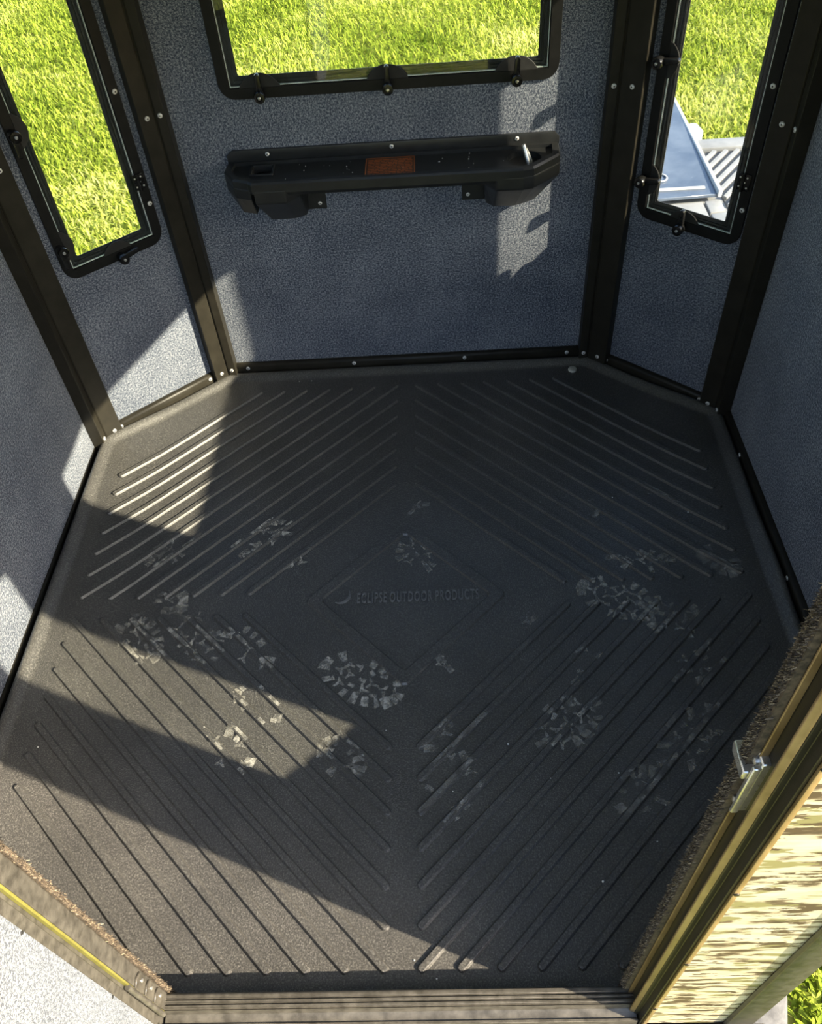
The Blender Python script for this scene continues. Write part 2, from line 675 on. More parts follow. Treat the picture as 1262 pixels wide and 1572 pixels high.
def pad_mesh(w_, h_, nm='pad'):
    r = (w_ * w_ / 4 + h_ * h_) / (2 * h_)
    a = math.asin(min(1, w_ / 2 / r))
    pts = [(r * math.sin(-a + 2 * a * k / 14), h_ - r + r * math.cos(-a + 2 * a * k / 14)) for k in range(15)]
    pts = pts[::-1]
    m = MB()
    m.prism(pts, lambda p, t: (p[0], -0.0026 - t * 0.0030, p[1] - 0.001))
    return m.mesh(nm, 'rubber', True, 0.0010, 1)


PAD_W = pad_mesh(0.104, 0.034)
PAD_D = pad_mesh(0.082, 0.027)

HB = MB()
HB.box(-0.013, 0.017, -0.0045, 0.0, -0.020, 0.020)
HB = HB.mesh('hinge', 'black_gloss', True, 0.0015, 2)
HK = MB()
HK.cyl((0.0, -0.006, -0.0095), (0, 0, 1), 0.0045, 0.0045, 0.019, 12)
HK.cyl((0.0, -0.006, -0.021), (0, 0, 1), 0.0048, 0.0048, 0.0105, 12)
HK.cyl((0.0, -0.006, 0.0105), (0, 0, 1), 0.0048, 0.0048, 0.0105, 12)
HK = HK.mesh('knuckle', 'black_gloss', True)
HS = MB()
HS.lathe((0, 0, 0), (0, -1, 0), [(0.0024, 0.004), (0.0022, 0.0056), (0.001, 0.006)], 8)
HS = HS.mesh('screw', 'zinc', True)


def make_window(i, num, label, latches=(), hinges=(), rivets=(), padm=None):
    M, ln = wall_frame(i)
    d = WIDE if i % 2 == 0 else DIAG
    o = WOFF.get(i, 0.0)
    root = empty('window_%d' % num, M @ Matrix.Translation((o, 0, 0)))
    tag(root, label, 'window', None, 'structure')
    hw, z0, z1 = d['hw'], d['z0'], d['z1']
    s = STEP
    # interior flange
    mb = MB()
    ro = rrect(-hw - s - FL, hw + s + FL, z0 - s - FL, z1 + s + FL, 0.038)
    ri = rrect(-hw - s, hw + s, z0 - s, z1 + s, 0.002)
    ring(mb, ro, ri, -0.0075, 0.001)
    mb.build('frame', 'black_plastic', root, True, 0.0008, 1)
    # stepped gasket between flange and clear opening
    mb = MB()
    steps = [(s, s - 0.006, 0.0030, 0.0066), (s - 0.006, s - 0.0095, 0.0056, 0.0066), (s - 0.0095, s - 0.0135, 0.0025, 0.0066), (s - 0.0135, s - 0.017, 0.0056, 0.0066),
             (s - 0.017, s - 0.0205, 0.0025, 0.0066), (s - 0.0205, 0.0, 0.0045, 0.0066)]
    for a, b, y0, y1 in steps:
        ring(mb, rrect(-hw - a, hw + a, z0 - a, z1 + a, 0.004 + 0.0), rrect(-hw - b, hw + b, z0 - b, z1 + b, 0.004), y0, y1)
    mb.build('gasket', 'gasket', root, False)
    # outside flange
    mb = MB()
    ring(mb, rrect(-hw - s - 0.02, hw + s + 0.02, z0 - s - 0.02, z1 + s + 0.02, 0.03), rrect(-hw - s + 0.004, hw + s - 0.004, z0 - s + 0.004, z1 + s - 0.004, 0.004), TH, TH + 0.003)
    mb.build('outer_frame', 'black_plastic', root, True, 0.0015, 1)
    # pane and its polished edge
    g = s - 0.002
    mb = MB()
    mb.box(-hw - g, hw + g, -0.0016, 0.0016, z0 - g, z1 + g)
    pane = mb.build('pane', 'glass', root)
    mb = MB()
    e = g - 0.0013
    ring(mb, rrect(-hw - g - 0.0003, hw + g + 0.0003, z0 - g - 0.0003, z1 + g + 0.0003, 0.001, 2), rrect(-hw - e, hw + e, z0 - e, z1 + e, 0.001, 2), -0.0022, 0.0020)
    ed = mb.build('pane_edge', 'pane_edge', pane)
    for (side, pos, ang) in latches:
        off = s + 0.014
        if side == 'b':
            c = (pos, z0 - off)
            pc, pr = (pos, z0 - s), 0
        elif side == 'l':
            c = (-hw - off, pos)
            pc, pr = (-hw - s, pos), -PI / 2
        lk = link('latch', KNOB, root, Matrix.Translation((c[0], -0.0075, c[1])) @ Matrix.Scale(1.25, 4))
        link('screw', SCREW, lk)
        link('lever', LEVER, lk, Matrix.Rotation(-math.radians(ang), 4, 'Y'))
        link('pad', padm, lk, Matrix.Scale(0.8, 4) @ Matrix.Translation((pc[0] - c[0], 0.0075, pc[1] - c[1])) @ Matrix.Rotation(-pr, 4, 'Y'))
    for z in hinges:
        hg = link('hinge', HB, root, Matrix.Translation((hw + s + 0.002, -0.0075, z)))
        link('knuckle', HK, hg)
        for (a, b) in ((0.009, 0.012), (0.011, -0.012), (-0.008, 0.011), (-0.008, -0.011), (0.004, 0.0)):
            link('screw', HS, hg, Matrix.Translation((a, 0, b)))
    for (u, z) in rivets:
        rivet(root, Matrix.Translation((u, -0.0075, z)))
    return root


make_window(0, 1, 'wide window above the black shelf in the back wall', (('b', -0.312, 90), ('b', 0.0, 90), ('b', 0.310, 88)), (), (), PAD_W)
make_window(7, 2, 'tall narrow window between the two left posts', (('l', 0.595, -92), ('l', 0.882, -95), ('b', 0.010, 8)), (0.678,), ((0.133, 0.895), (0.133, 0.614)), PAD_D)
make_window(1, 3, 'tall narrow window with the parked vehicle behind, between right posts', (('l', 0.607, 12), ('l', 0.889, 12), ('b', -0.008, 90)), (0.668,), ((0.133, 0.884), (0.133, 0.600)), PAD_D)
make_window(2, 4, 'wide window in the right wall that lets the sun in')
make_window(3, 5, 'tall narrow window to the right of the doorway')
make_window(5, 6, 'tall narrow window to the left of the doorway')
make_window(6, 7, 'wide window in the left wall')

# ------------------------------------------------------------------ corner posts (trim_n)
PLAB = {7: 'dark bronze corner post left of the narrow left window, sunlit at its foot', 0: 'dark bronze corner post between left window and back wall, sunlit foot',
        1: 'black corner post between the back wall and the narrow right window', 2: 'black corner post between the narrow right window and the right wall',
        3: 'corner post at the front end of the right wall', 4: 'corner post right of the doorway', 5: 'corner post left of the doorway', 6: 'corner post at the front end of the left wall'}
PS, PD = 0.035, 0.030      # stand-off on straight / diagonal walls
WS, WD = 0.026, 0.052      # flange widths


def inter(p1, d1, p2, d2):
    a = Matrix(((d1.x, -d2.x), (d1.y, -d2.y)))
    r = a.inverted() @ (p2 - p1)
    return p1 + d1 * r.x


tn = 0
for i in (7, 0, 1, 2, 3, 4, 5, 6):
    p = Vector(IV[i])
    a = Vector(IV[i - 1])
    b = Vector(IV[(i + 1) % 8])
    e1 = (p - a).normalized()
    e2 = (b - p).normalized()
    n1 = Vector((-e1.y, e1.x))
    n2 = Vector((-e2.y, e2.x))
    # wall i-1 arrives, wall i leaves; even walls straight
    s1, w1 = (PS, WS) if (i - 1) % 2 == 0 else (PD, WD)
    s2, w2 = (PS, WS) if i % 2 == 0 else (PD, WD)
    if i in (7, 0, 1, 2):
        wd_ = {7: 0.054, 0: 0.043, 1: 0.062, 2: 0.050}[i]
        w1 = w1 if (i - 1) % 2 == 0 else wd_
        w2 = w2 if i % 2 == 0 else wd_
    if i in (4, 5):
        s1 = s2 = 0.012
        w1 = w2 = 0.04
    c = inter(p - n1 * s1, e1, p - n2 * s2, e2)
    A = c - e1 * w1
    B = c + e2 * w2
    # small crease line: shallow groove
    poly = [A + n1 * (s1 - 0.0005), A, c - e1 * 0.0035, c - (n1 + n2) * -0.002, c + e2 * 0.0035, B, B + n2 * (s2 - 0.0005), p - (n1 + n2).normalized() * 0.001]
    tn += 1
    root = empty('trim_%d' % tn, T3(p.x, p.y, 0))
    tag(root, PLAB[i], 'post', None, 'structure')
    mb = MB()
    mb.prism([tuple(q - p) for q in poly], lambda q, t: (q[0], q[1], 0.002 + t * (ZT - 0.004)))
    mb.build('upright', 'bronze', root, False, 0.0010, 1)
    # outside corner cap
    co = p + (n1 + n2) / (1 + n1.dot(n2)) * (TH + 0.007)
    ci = p + (n1 + n2) / (1 + n1.dot(n2)) * (TH + 0.0005)
    mb = MB()
    W1 = 0.042
    mb.prism([tuple(q - p) for q in (co - e1 * W1, co, co + e2 * W1, ci + e2 * W1, ci, ci - e1 * W1)], lambda q, t: (q[0], q[1], -0.02 + t * (ZT + 0.02)))
    mb.build('outer_cap', 'bronze_dirty', root, True, 0.001, 1)
    if i in (7, 0, 1, 2):
        for (ee, nn, ww, sgn) in ((e1, n1, w1, -1), (e2, n2, w2, 1)):
            ang = math.atan2(ee.y, ee.x)
            st = ww > 0.05
            q = c + ee * sgn * (ww * (0.55 if st else 0.5)) - p
            zz = 0.826 if st else 0.822
            rivet(root, T3(q.x, q.y, zz, ang))
            rivet(root, T3(q.x, q.y, 0.034, ang))

# ------------------------------------------------------------------ baseboards
for i, s in enumerate(SIDES):
    if s == 'front':
        continue
    M, ln = wall_frame(i)
    root = empty('baseboard_' + s, M)
    tag(root, 'riveted dark angle strip along the foot of the %s wall' % s.replace('_', ' '), 'baseboard', None, 'structure')
    hw = ln / 2 - (0.03 if i % 2 == 0 else 0.055)
    mb = MB()
    prof = [(0.0, 0.0), (-0.016, 0.0), (-0.016, 0.030), (-0.012, 0.036), (-0.004, 0.038), (0.0, 0.038)]
    if s == 'left':
        prof = [(0.0, 0.0), (-0.008, 0.0), (-0.008, 0.010), (-0.004, 0.013), (0.0, 0.013)]
    mb.prism(prof, lambda q, t: (-hw + t * 2 * hw, q[0] + 0.0005, q[1]))
    mb.build('strip', 'bronze', root, True, 0.0008, 1)
    if s == 'back':
        us = [-0.505, -0.165, 0.185, 0.505]
    elif s == 'left':
        us = []
    elif i % 2:
        us = [-hw + 0.022, hw - 0.022]
    else:
        us = [-0.42, 0.0, 0.30]
    for u in us:
        rivet(root, Matrix.Translation((u, -0.0155, 0.024)))

# ------------------------------------------------------------------ floor mat
U = 0.82
mroot = empty('floor_mat', T3(0, 0, 0))
tag(mroot, 'black moulded rubber floor mat with chevron ribs and muddy boot prints', 'floor mat')
MV = [(-0.562, 0.905), (0.567, 0.905), (0.907, 0.612), (0.900, -0.612), (0.565, -0.872), (-0.565, -0.872), (-0.902, -0.612), (-0.902, 0.612)]


def sstep(a, b, x):
    t = np.clip((x - a) / (b - a), 0, 1)
    return t * t * (3 - 2 * t)


def matz(x, y):
    return 0.013 * sstep(0.69, 0.86, abs(x)) * (1 - 0.35 * sstep(0.55, 0.8, abs(y)))


def mat_ring(d):
    """octagon inset by d with rounded corners; constant number of points"""
    n = 8
    lines = []
    for k in range(n):
        p = Vector(MV[k])
        q = Vector(MV[(k + 1) % n])
        e = (q - p).normalized()
        nn = Vector((e.y, -e.x))     # inward for this clockwise loop
        lines.append((p + nn * d, e))
    pts = []
    for k in range(n):
        p1, e1 = lines[k - 1]
        p2, e2 = lines[k]
        c = inter(p1, e1, p2, e2)
        r = max(0.040 - d * 0.3, 0.012)
        ang = math.acos(max(-1, min(1, e1.dot(e2))))
        tl = r * math.tan(ang / 2)
        a = c - e1 * tl
        b = c + e2 * tl
        cc = a + Vector((e1.y, -e1.x)) * r
        for j in range(5):
            t = j / 4
            rot = Matrix.Rotation(-ang * t, 2)
            pts.append(cc + rot @ (a - cc))
        # straight subdivision to next corner
        p3, e3 = lines[(k + 1) % n]
        c2 = inter(p2, e2, p3, e3)
        ang2 = math.acos(max(-1, min(1, e2.dot(e3))))
        tl2 = max(0.040 - d * 0.3, 0.012) * math.tan(ang2 / 2)
        b2 = c2 - e2 * tl2
        for j in range(1, 12):
            pts.append(b.lerp(b2, j / 12))
    return pts


def lip(d):
    if d >= 0.040:
        return 0.0
    if d >= 0.010:
        t = (0.040 - d) / 0.030
        return 0.0165 * (t * t * (3 - 2 * t))
    t = d / 0.010
    return 0.0165 - 0.007 * (1 - t) ** 2


ds = [0.0, 0.003, 0.006, 0.010, 0.014, 0.018, 0.022, 0.026, 0.030, 0.034, 0.038, 0.042, 0.060, 0.085, 0.11, 0.14, 0.17, 0.20, 0.235]
vv = []
rings = []
for k, d in enumerate([0.0] + ds):
    R = mat_ring(d)
    idx = []
    for p in R:
        wav = 0.006 * max(0, math.sin(p.y * 11 + 1.0)) * sstep(0.86, 0.90, p.x) * (1 if abs(p.y) < 0.5 else 0)
        front = 1.0 - 0.75 * float(sstep(-0.80, -0.84, p.y)) if p.y < -0.8 else 1.0
        z = 0.0 if k == 0 else lip(d) * front + float(matz(p.x, p.y)) + (wav if d < 0.02 else 0)
        idx.append(len(vv))
        vv.append((p.x, p.y, z - 0.0005 if k else -0.004))
    rings.append(idx)
ff = []
n = len(rings[0])
for a, b in zip(rings[:-1], rings[1:]):
    for j in range(n):
        j2 = (j + 1) % n
        ff.append((a[j], b[j], b[j2], a[j2]))
ff.append(tuple(rings[-1]))
mb = MB()
mb.add(vv, ff)
sheet = mb.build('sheet', 'mat_plastic', mroot, True)

# ribs
g_, Y0, s_, t_, h_ = 0.0339 * U, 0.9992 * U, 0.0865 * U, 0.0863 * U, 0.0358 * U
X0 = U
RW, RH, RB = 0.0090, 0.0060, 0.0038
RIBS = []
for sx in (-1, 1):
    for sy in (1, -1):
        up = [(g_ + j * t_, Y0) for j in range(6, 0, -1)] + [(g_, Y0 - k * s_) for k in range(7)]
        lo = [(X0, h_ + (6 - k) * s_) for k in range(7)] + [(X0 - j * t_, h_) for j in range(1, 7)]
        for a, b in zip(up, lo):
            RIBS.append((Vector((sx * a[0], sy * a[1])), Vector((sx * b[0], sy * b[1]))))


def rib_mesh(a, b):
    e = (b - a)
    ln = e.length
    e.normalize()
    nn = Vector((-e.y, e.x))
    st = [0, 0.0010, 0.0030, 0.0060, RW]
    m = max(4, int(ln / 0.06))
    mid = [RW + (ln - 2 * RW) * k / m for k in range(1, m)]
    ss = st + mid + [ln - x for x in st[::-1]]
    mb = MB()
    vv = []
    for s in ss:
        de = min(s, ln - s)
        w_ = RW if de >= RW else math.sqrt(max(0, RW * RW - (RW - de) ** 2))
        k = min(1, de / RB)
        w_ = max(w_, 0.0003)
        hh = RH * (k * k * (3 - 2 * k))
        c = a + e * s
        bw = min(RB, w_ * 0.8)
        for (q, z) in ((-w_, 0), (-w_ + bw * 0.40, hh * 0.50), (-w_ + bw * 0.82, hh * 0.95), (-w_ + bw, hh), (w_ - bw, hh), (w_ - bw * 0.82, hh * 0.95), (w_ - bw * 0.40, hh * 0.50), (w_, 0)):
            p = c + nn * q
            vv.append((p.x, p.y, float(matz(p.x, p.y)) + z - 0.0006))
    ff = []
    K = 8
    for i in range(len(ss) - 1):
        for j in range(K - 1):
            ff.append((i * K + j, i * K + j + 1, (i + 1) * K + j + 1, (i + 1) * K + j))
    mb.add(vv, ff)
    return mb.mesh('rib', 'mat_plastic', smooth=False)


for a, b in RIBS:
    me = rib_mesh(a, b)
    link('rib', me, mroot)


def rib_h(x, y):
    p = Vector((x, y))
    for a, b in RIBS:
        e = b - a
        t = max(0, min(1, (p - a).dot(e) / e.length_squared))
        dd = (p - (a + e * t)).length
        if dd < RW:
            return RH * min(1, (RW - dd) / RB)
    return 0.0


# diamond border
Do, Di = 0.2475, 0.2075
mb = MB()
prof = [(Do + 0.001, 0.0), (Do - 0.0010, 0.0026), (Do - 0.0030, 0.0045), (Di + 0.0030, 0.0045), (Di + 0.0010, 0.0026), (Di - 0.001, 0.0)]
vv = []


def dia(r):
    k = 0.006
    return [(k, r - k), (r - k, k), (r - k, -k), (k, -r + k), (-k, -r + k), (-r + k, -k), (-r + k, k), (-k, r - k)]


for (r, z) in prof:
    vv += [(x, y + 0.002, z - 0.0006) for x, y in dia(r)]
ff = []
for k in range(len(prof) - 1):
    for j in range(8):
        j2 = (j + 1) % 8
        ff.append((k * 8 + j, k * 8 + j2, (k + 1) * 8 + j2, (k + 1) * 8 + j))
mb.add(vv, ff)
mb.build('diamond_border', 'mat_plastic', mroot)

# lettering
fc = bpy.data.curves.new('lettering', 'FONT')
fc.body = 'ECLIPSE OUTDOOR PRODUCTS'
fc.size = 0.03
fc.extrude = 0.0012
fc.bevel_depth = 0.0004
fc.bevel_resolution = 0
fc.space_word = 0.55
fc.space_character = 1.25
tmp = bpy.data.objects.new('tmp_text', fc)
COL.objects.link(tmp)
dg = bpy.context.evaluated_depsgraph_get()
tme = bpy.data.meshes.new_from_object(tmp.evaluated_get(dg))
bpy.data.objects.remove(tmp, do_unlink=True)
xs = [v.co.x for v in tme.vertices]
ys = [v.co.y for v in tme.vertices]
x0, x1, y0, y1 = min(xs), max(xs), min(ys), max(ys)
for v in tme.vertices:
    v.co.x = -0.118 + (v.co.x - x0) / (x1 - x0) * 0.298
    v.co.y = -0.0105 + (v.co.y - y0) / (y1 - y0) * 0.031
    v.co.z = v.co.z + 0.0012
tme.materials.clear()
tme.materials.append(MATS['highlight_letters'])
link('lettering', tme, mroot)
# crescent
mb = MB()
pts = []
for k in range(17):
    a = math.radians(-125 + 170 * k / 16)
    pts.append((0.024 * math.cos(a), 0.024 * math.sin(a)))
for k in range(17):
    a = math.radians(45 - 170 * k / 16)
    tt = k / 16
    off = 0.0062 * math.sin(PI * tt)
    r = 0.024 - off
    pts.append((r * math.cos(a), r * math.sin(a)))
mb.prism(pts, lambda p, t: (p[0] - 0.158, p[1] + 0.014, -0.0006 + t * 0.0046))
mb.build('crescent_emblem', 'highlight_letters', mroot, False)
# beige cap near the back right corner
mb = MB()
mb.lathe((0.517, 0.852, -0.001), (0, 0, 1), [(0.0135, 0), (0.0135, 0.0035), (0.0115, 0.0065), (0.005, 0.0078)], 20)
tag(mb.build('fastener_cap', 'cap_beige', mroot, True), 'round beige fastener cap')

# boot prints ------------------------------------------------------------


def conform(pts):
    return [(x, y, float(matz(x, y)) + rib_h(x, y) + 0.0006) for x, y in pts]


def lug_y(cx, cy, r, a):
    out = []
    for k in range(3):
        b = a + k * 2 * PI / 3 + random.uniform(-0.25, 0.25)
        rr = r * random.uniform(0.75, 1.15)
        d = Vector((math.cos(b), math.sin(b)))
        nn = Vector((-d.y, d.x))
        w_ = r * 0.20
        out.append([(cx + d.x * rr * 0.1 + nn.x * w_ * 1.2, cy + d.y * rr * 0.1 + nn.y * w_ * 1.2), (cx + d.x * rr * 0.1 - nn.x * w_ * 1.2, cy + d.y * rr * 0.1 - nn.y * w_ * 1.2),
                    (cx + d.x * rr - nn.x * w_ * 0.8, cy + d.y * rr - nn.y * w_ * 0.8), (cx + d.x * rr + nn.x * w_ * 0.8, cy + d.y * rr + nn.y * w_ * 0.8)])
    return out


def lug_q(cx, cy, a, l_, w_):
    d = Vector((math.cos(a), math.sin(a)))
    nn = Vector((-d.y, d.x))
    k = random.uniform(0.5, 0.9)
    jj = lambda: random.uniform(-0.0012, 0.0012)
    c = Vector((cx, cy))
    q = [c - d * l_ / 2 - nn * w_ / 2 * k, c + d * l_ / 2 - nn * w_ / 2, c + d * l_ / 2 + nn * w_ / 2, c - d * l_ / 2 + nn * w_ / 2 * k]
    return [(p.x + jj(), p.y + jj()) for p in q]


def boot_print(cx, cy, la, lb, ang, keep, strength, ribs=0.6):
    """an elliptical patch of tread marks: half axes la, lb"""
    mb = MB()
    ca, sa = math.cos(ang), math.sin(ang)

    def W(u, v):
        return cx + u * ca - v * sa, cy + u * sa + v * ca
    mats = {'s': ['dust_strong', 'dust_mid'], 'm': ['dust_mid', 'dust_faint'], 'f': ['dust_faint', 'dust_faint']}[strength]
    # rim blocks
    nb = max(7, int(PI * (la + lb) / 0.024))
    for k in range(nb):
        if random.random() > keep * 0.62:
            continue
        a = 2 * PI * k / nb
        u, v = (la - 0.010) * math.cos(a), (lb - 0.010) * math.sin(a)
        x, y = W(u, v)
        mb.cur = 0 if random.random() < 0.4 else 1
        mb.add(conform(lug_q(x, y, a + ang, random.uniform(0.018, 0.030), random.uniform(0.013, 0.022))), [(0, 1, 2, 3)])
    # inner lugs
    st = 0.029
    nu = int(la / st) + 1
    nv = int(lb / st) + 1
    for iu in range(-nu, nu + 1):
        for iv in range(-nv, nv + 1):
            u = iu * st + (0.5 * st if iv % 2 else 0) + random.uniform(-.003, .003)
            v = iv * st * 0.9 + random.uniform(-.003, .003)
            if (u / (la - 0.016)) ** 2 + (v / max(0.004, lb - 0.016)) ** 2 > 1 or random.random() > keep * 1.15:
                continue
            x, y = W(u, v)
            mb.cur = 0 if random.random() < 0.55 else 1
            if random.random() < 0.72:
                for q in lug_y(x, y, 0.0160, ang + (0 if (iu + iv) % 2 else PI / 3)):
                    mb.add(conform(q), [(0, 1, 2, 3)])
            else:
                mb.add(conform(lug_q(x, y, ang + random.uniform(-.6, .6), 0.016, 0.011)), [(0, 1, 2, 3)])
    # smears on rib tops inside the patch
    for a, b in RIBS:
        e = b - a
        ln = e.length
        e.normalize()
        nn = Vector((-e.y, e.x))
        s = 0.006
        while s < ln - 0.006:
            l_ = random.uniform(0.012, 0.045)
            c = a + e * (s + l_ / 2)
            du, dv = c.x - cx, c.y - cy
            u, v = du * ca + dv * sa, -du * sa + dv * ca
            if (u / la) ** 2 + (v / lb) ** 2 < 1.0 and random.random() < ribs:
                w_ = random.uniform(0.003, 0.0055)
                o = random.uniform(-0.0015, 0.0015)
                p0, p1 = a + e * s, a + e * min(s + l_ * 0.92, ln - 0.005)
                pts = [p0 + nn * (o - w_), p1 + nn * (o - w_ * random.uniform(.6, 1)), p1 + nn * (o + w_), p0 + nn * (o + w_ * random.uniform(.6, 1))]
                mb.cur = 0
                mb.add([(p.x, p.y, float(matz(p.x, p.y)) + RH + 0.0004) for p in pts], [(0, 1, 2, 3)])
            s += l_
    if not mb.f:
        return None
    return tag(mb.build('boot_print', mats, mroot), None, None, None, 'stuff')


R_ = math.radians
for args in [(-0.375, 0.210, 0.085, 0.052, R_(40), 0.25, 's', 0.65), (-0.270, 0.130, 0.045, 0.03, R_(40), 0.4, 's', 0.5), (-0.586, 0.020, 0.042, 0.040, 0, 0.9, 'm', 0.5),
             (-0.50, -0.085, 0.105, 0.05, R_(-52), 0.7, 'm', 0.75), (-0.640, -0.092, 0.085, 0.05, R_(-50), 0.75, 'm', 0.7), (-0.620, 0.185, 0.07, 0.045, R_(35), 0.75, 'm', 0.35),
             (-0.372, -0.130, 0.09, 0.042, R_(-50), 0.5, 'm', 0.5), (-0.385, -0.385, 0.075, 0.048, R_(-40), 0.6, 'm', 0.4), (-0.098, -0.222, 0.105, 0.058, R_(-28), 0.95, 's', 0.4),
             (0.029, 0.137, 0.062, 0.048, R_(-60), 0.75, 'f', 0), (0.030, 0.309, 0.035, 0.036, 0, 0.6, 'f', 0), (0.588, 0.090, 0.085, 0.036, R_(-12), 0.9, 's', 0.5),
             (0.510, -0.022, 0.098, 0.060, R_(-25), 0.97, 's', 0.5), (0.630, -0.080, 0.09, 0.055, R_(-20), 0.7, 'm', 0.6), (0.775, 0.075, 0.06, 0.035, R_(-50), 0.6, 'f', 0.8),
             (0.352, -0.345, 0.085, 0.055, R_(35), 0.85, 'm', 0.55), (0.115, -0.370, 0.085, 0.05, R_(40), 0.4, 'f', 0.9), (0.095, -0.490, 0.075, 0.05, R_(45), 0.3, 'f', 0.9),
             (-0.135, -0.412, 0.06, 0.04, R_(-45), 0.5, 'f', 0.6), (0.087, -0.190, 0.035, 0.026, 0, 0.8, 'm', 0), (0.280, -0.110, 0.055, 0.028, R_(75), 0.3, 'f', 0.4),
             (0.478, -0.505, 0.065, 0.05, R_(40), 0.6, 'f', 0.7), (0.602, -0.390, 0.10, 0.055, R_(45), 0.6, 'f', 0.7), (0.656, 0.313, 0.075, 0.036, R_(-45), 0.45, 'f', 0.4),
             (0.511, 0.270, 0.05, 0.03, R_(-60), 0.4, 'f', 0.2), (-0.33, -0.278, 0.075, 0.035, R_(-45), 0.35, 'm', 0.4), (0.655, -0.212, 0.08, 0.045, R_(30), 0.45, 'f', 0.6), (0.42, -0.20, 0.07, 0.045, R_(40), 0.45, 'f', 0.6)]:
    bp = boot_print(*args)

# white grit on mat
mb = MB()
for (px, py, r) in [(0.375, -0.672, 0.0026), (0.44, -0.46, 0.002), (0.52, -0.53, 0.0018), (0.22, -0.39, 0.0022), (0.735, 0.24, 0.002), (-0.80, -0.37, 0.0018), (0.30, -0.47, 0.0014), (0.49, -0.60, 0.0016), (0.06, -0.83, 0.0016), (0.02, -0.80, 0.0014), (0.55, 0.30, 0.0016), (0.30, 0.70, 0.0014), (-0.04, -0.35, 0.0012), (0.10, -0.49, 0.0014), (0.21, 0.55, 0.0012), (0.36, 0.30, 0.0012), (-0.3, 0.86, 0.0016), (-0.34, 0.86, 0.0014)]:
    z = float(matz(px, py)) + rib_h(px, py)
    mb.lathe((px, py, z), (0, 0, 1), [(r * 0.8, 0), (r, r * 0.6), (r * 0.5, r * 1.2)], 6)
go = mb.build('grit', 'grit_white')
tag(go, 'white grains of grit scattered on the black mat', 'grit', None, 'stuff')

# ------------------------------------------------------------------ shelf on the back wall
sh = empty('wall_shelf', T3(0, 0.925, 0))
tag(sh, 'black moulded plastic shelf with cup hole below the wide back window', 'shelf')


def SB(pts2, z0, z1):
    pass


# plan outline in world y -> local y = y-0.925 (negative = into the room)
plan = [(-0.420, -0.002), (-0.424, -0.055), (-0.395, -0.105), (-0.356, -0.122), (-0.345, -0.134), (0.335, -0.142), (0.360, -0.136), (0.432, -0.070), (0.436, -0.002)]
tray_in = [(-0.404, -0.016), (-0.408, -0.052), (-0.384, -0.094), (-0.352, -0.108), (-0.340, -0.118), (0.330, -0.125), (0.352, -0.120), (0.417, -0.062), (0.420, -0.016)]
mb = MB()
n = len(plan)
ZR, ZF, ZB = 0.684, 0.675, 0.646


def put(pts, z):
    b = len(mb.v)
    mb.v += [(p[0], p[1], z) for p in pts]
    return list(range(b, b + len(pts)))


def inset(pts, k):
    cx = sum(p[0] for p in pts) / len(pts)
    return [(p[0] - math.copysign(min(abs(p[0] - cx), k), p[0] - cx), p[1] + (k if p[1] < -0.03 else 0)) for p in pts]


# rings from the bottom front edge over the rim down to the tray surface
r0 = put(inset(plan, 0.006), ZB)
r1 = put(plan, ZB + 0.010)
r2 = put(plan, ZR - 0.006)
r3 = put(inset(plan, 0.003), ZR - 0.001)
r4 = put(inset(tray_in, -0.004), ZR)
r5 = put(tray_in, ZR - 0.003)
r6 = put(inset(tray_in, 0.004), ZF)
for a, b in ((r0, r1), (r1, r2), (r2, r3), (r3, r4), (r4, r5), (r5, r6)):
    for j in range(n):
        j2 = (j + 1) % n
        mb.f.append((a[j], a[j2], b[j2], b[j]))
        mb.m.append(0)
mb.f.append(tuple(r0[::-1]))
mb.m.append(0)
# tray surface with slot and cup openings
tr = [mb.v[k] for k in r6]
cup = (0.342, -0.068, 0.043, 0.040)
slot = (-0.352, -0.300, -0.075, -0.028)
bm = bmesh.new()
# build by polygon with holes using triangle_fill
outer = [bm.verts.new(p) for p in tr]
edges = [bm.edges.new((outer[k], outer[(k + 1) % n])) for k in range(n)]
cv = [bm.verts.new((cup[0] + cup[2] * math.cos(2 * PI * k / 28), cup[1] + cup[3] * math.sin(2 * PI * k / 28), ZF)) for k in range(28)]
edges += [bm.edges.new((cv[k], cv[(k + 1) % 28])) for k in range(28)]
sv = [bm.verts.new((x, y, ZF)) for x, y in ((slot[0], slot[2]), (slot[1], slot[2]), (slot[1], slot[3]), (slot[0], slot[3]))]
edges += [bm.edges.new((sv[k], sv[(k + 1) % 4])) for k in range(4)]
bmesh.ops.triangle_fill(bm, use_beauty=True, use_dissolve=False, edges=edges)
bm.verts.index_update()
off = len(mb.v)
mb.v += [tuple(v.co) for v in bm.verts]
for f in bm.faces:
    mb.f.append(tuple(off + v.index for v in f.verts))
    mb.m.append(0)
bm.free()
body = mb.build('tray', 'shelf_plastic', sh, False, 0.0, 2)
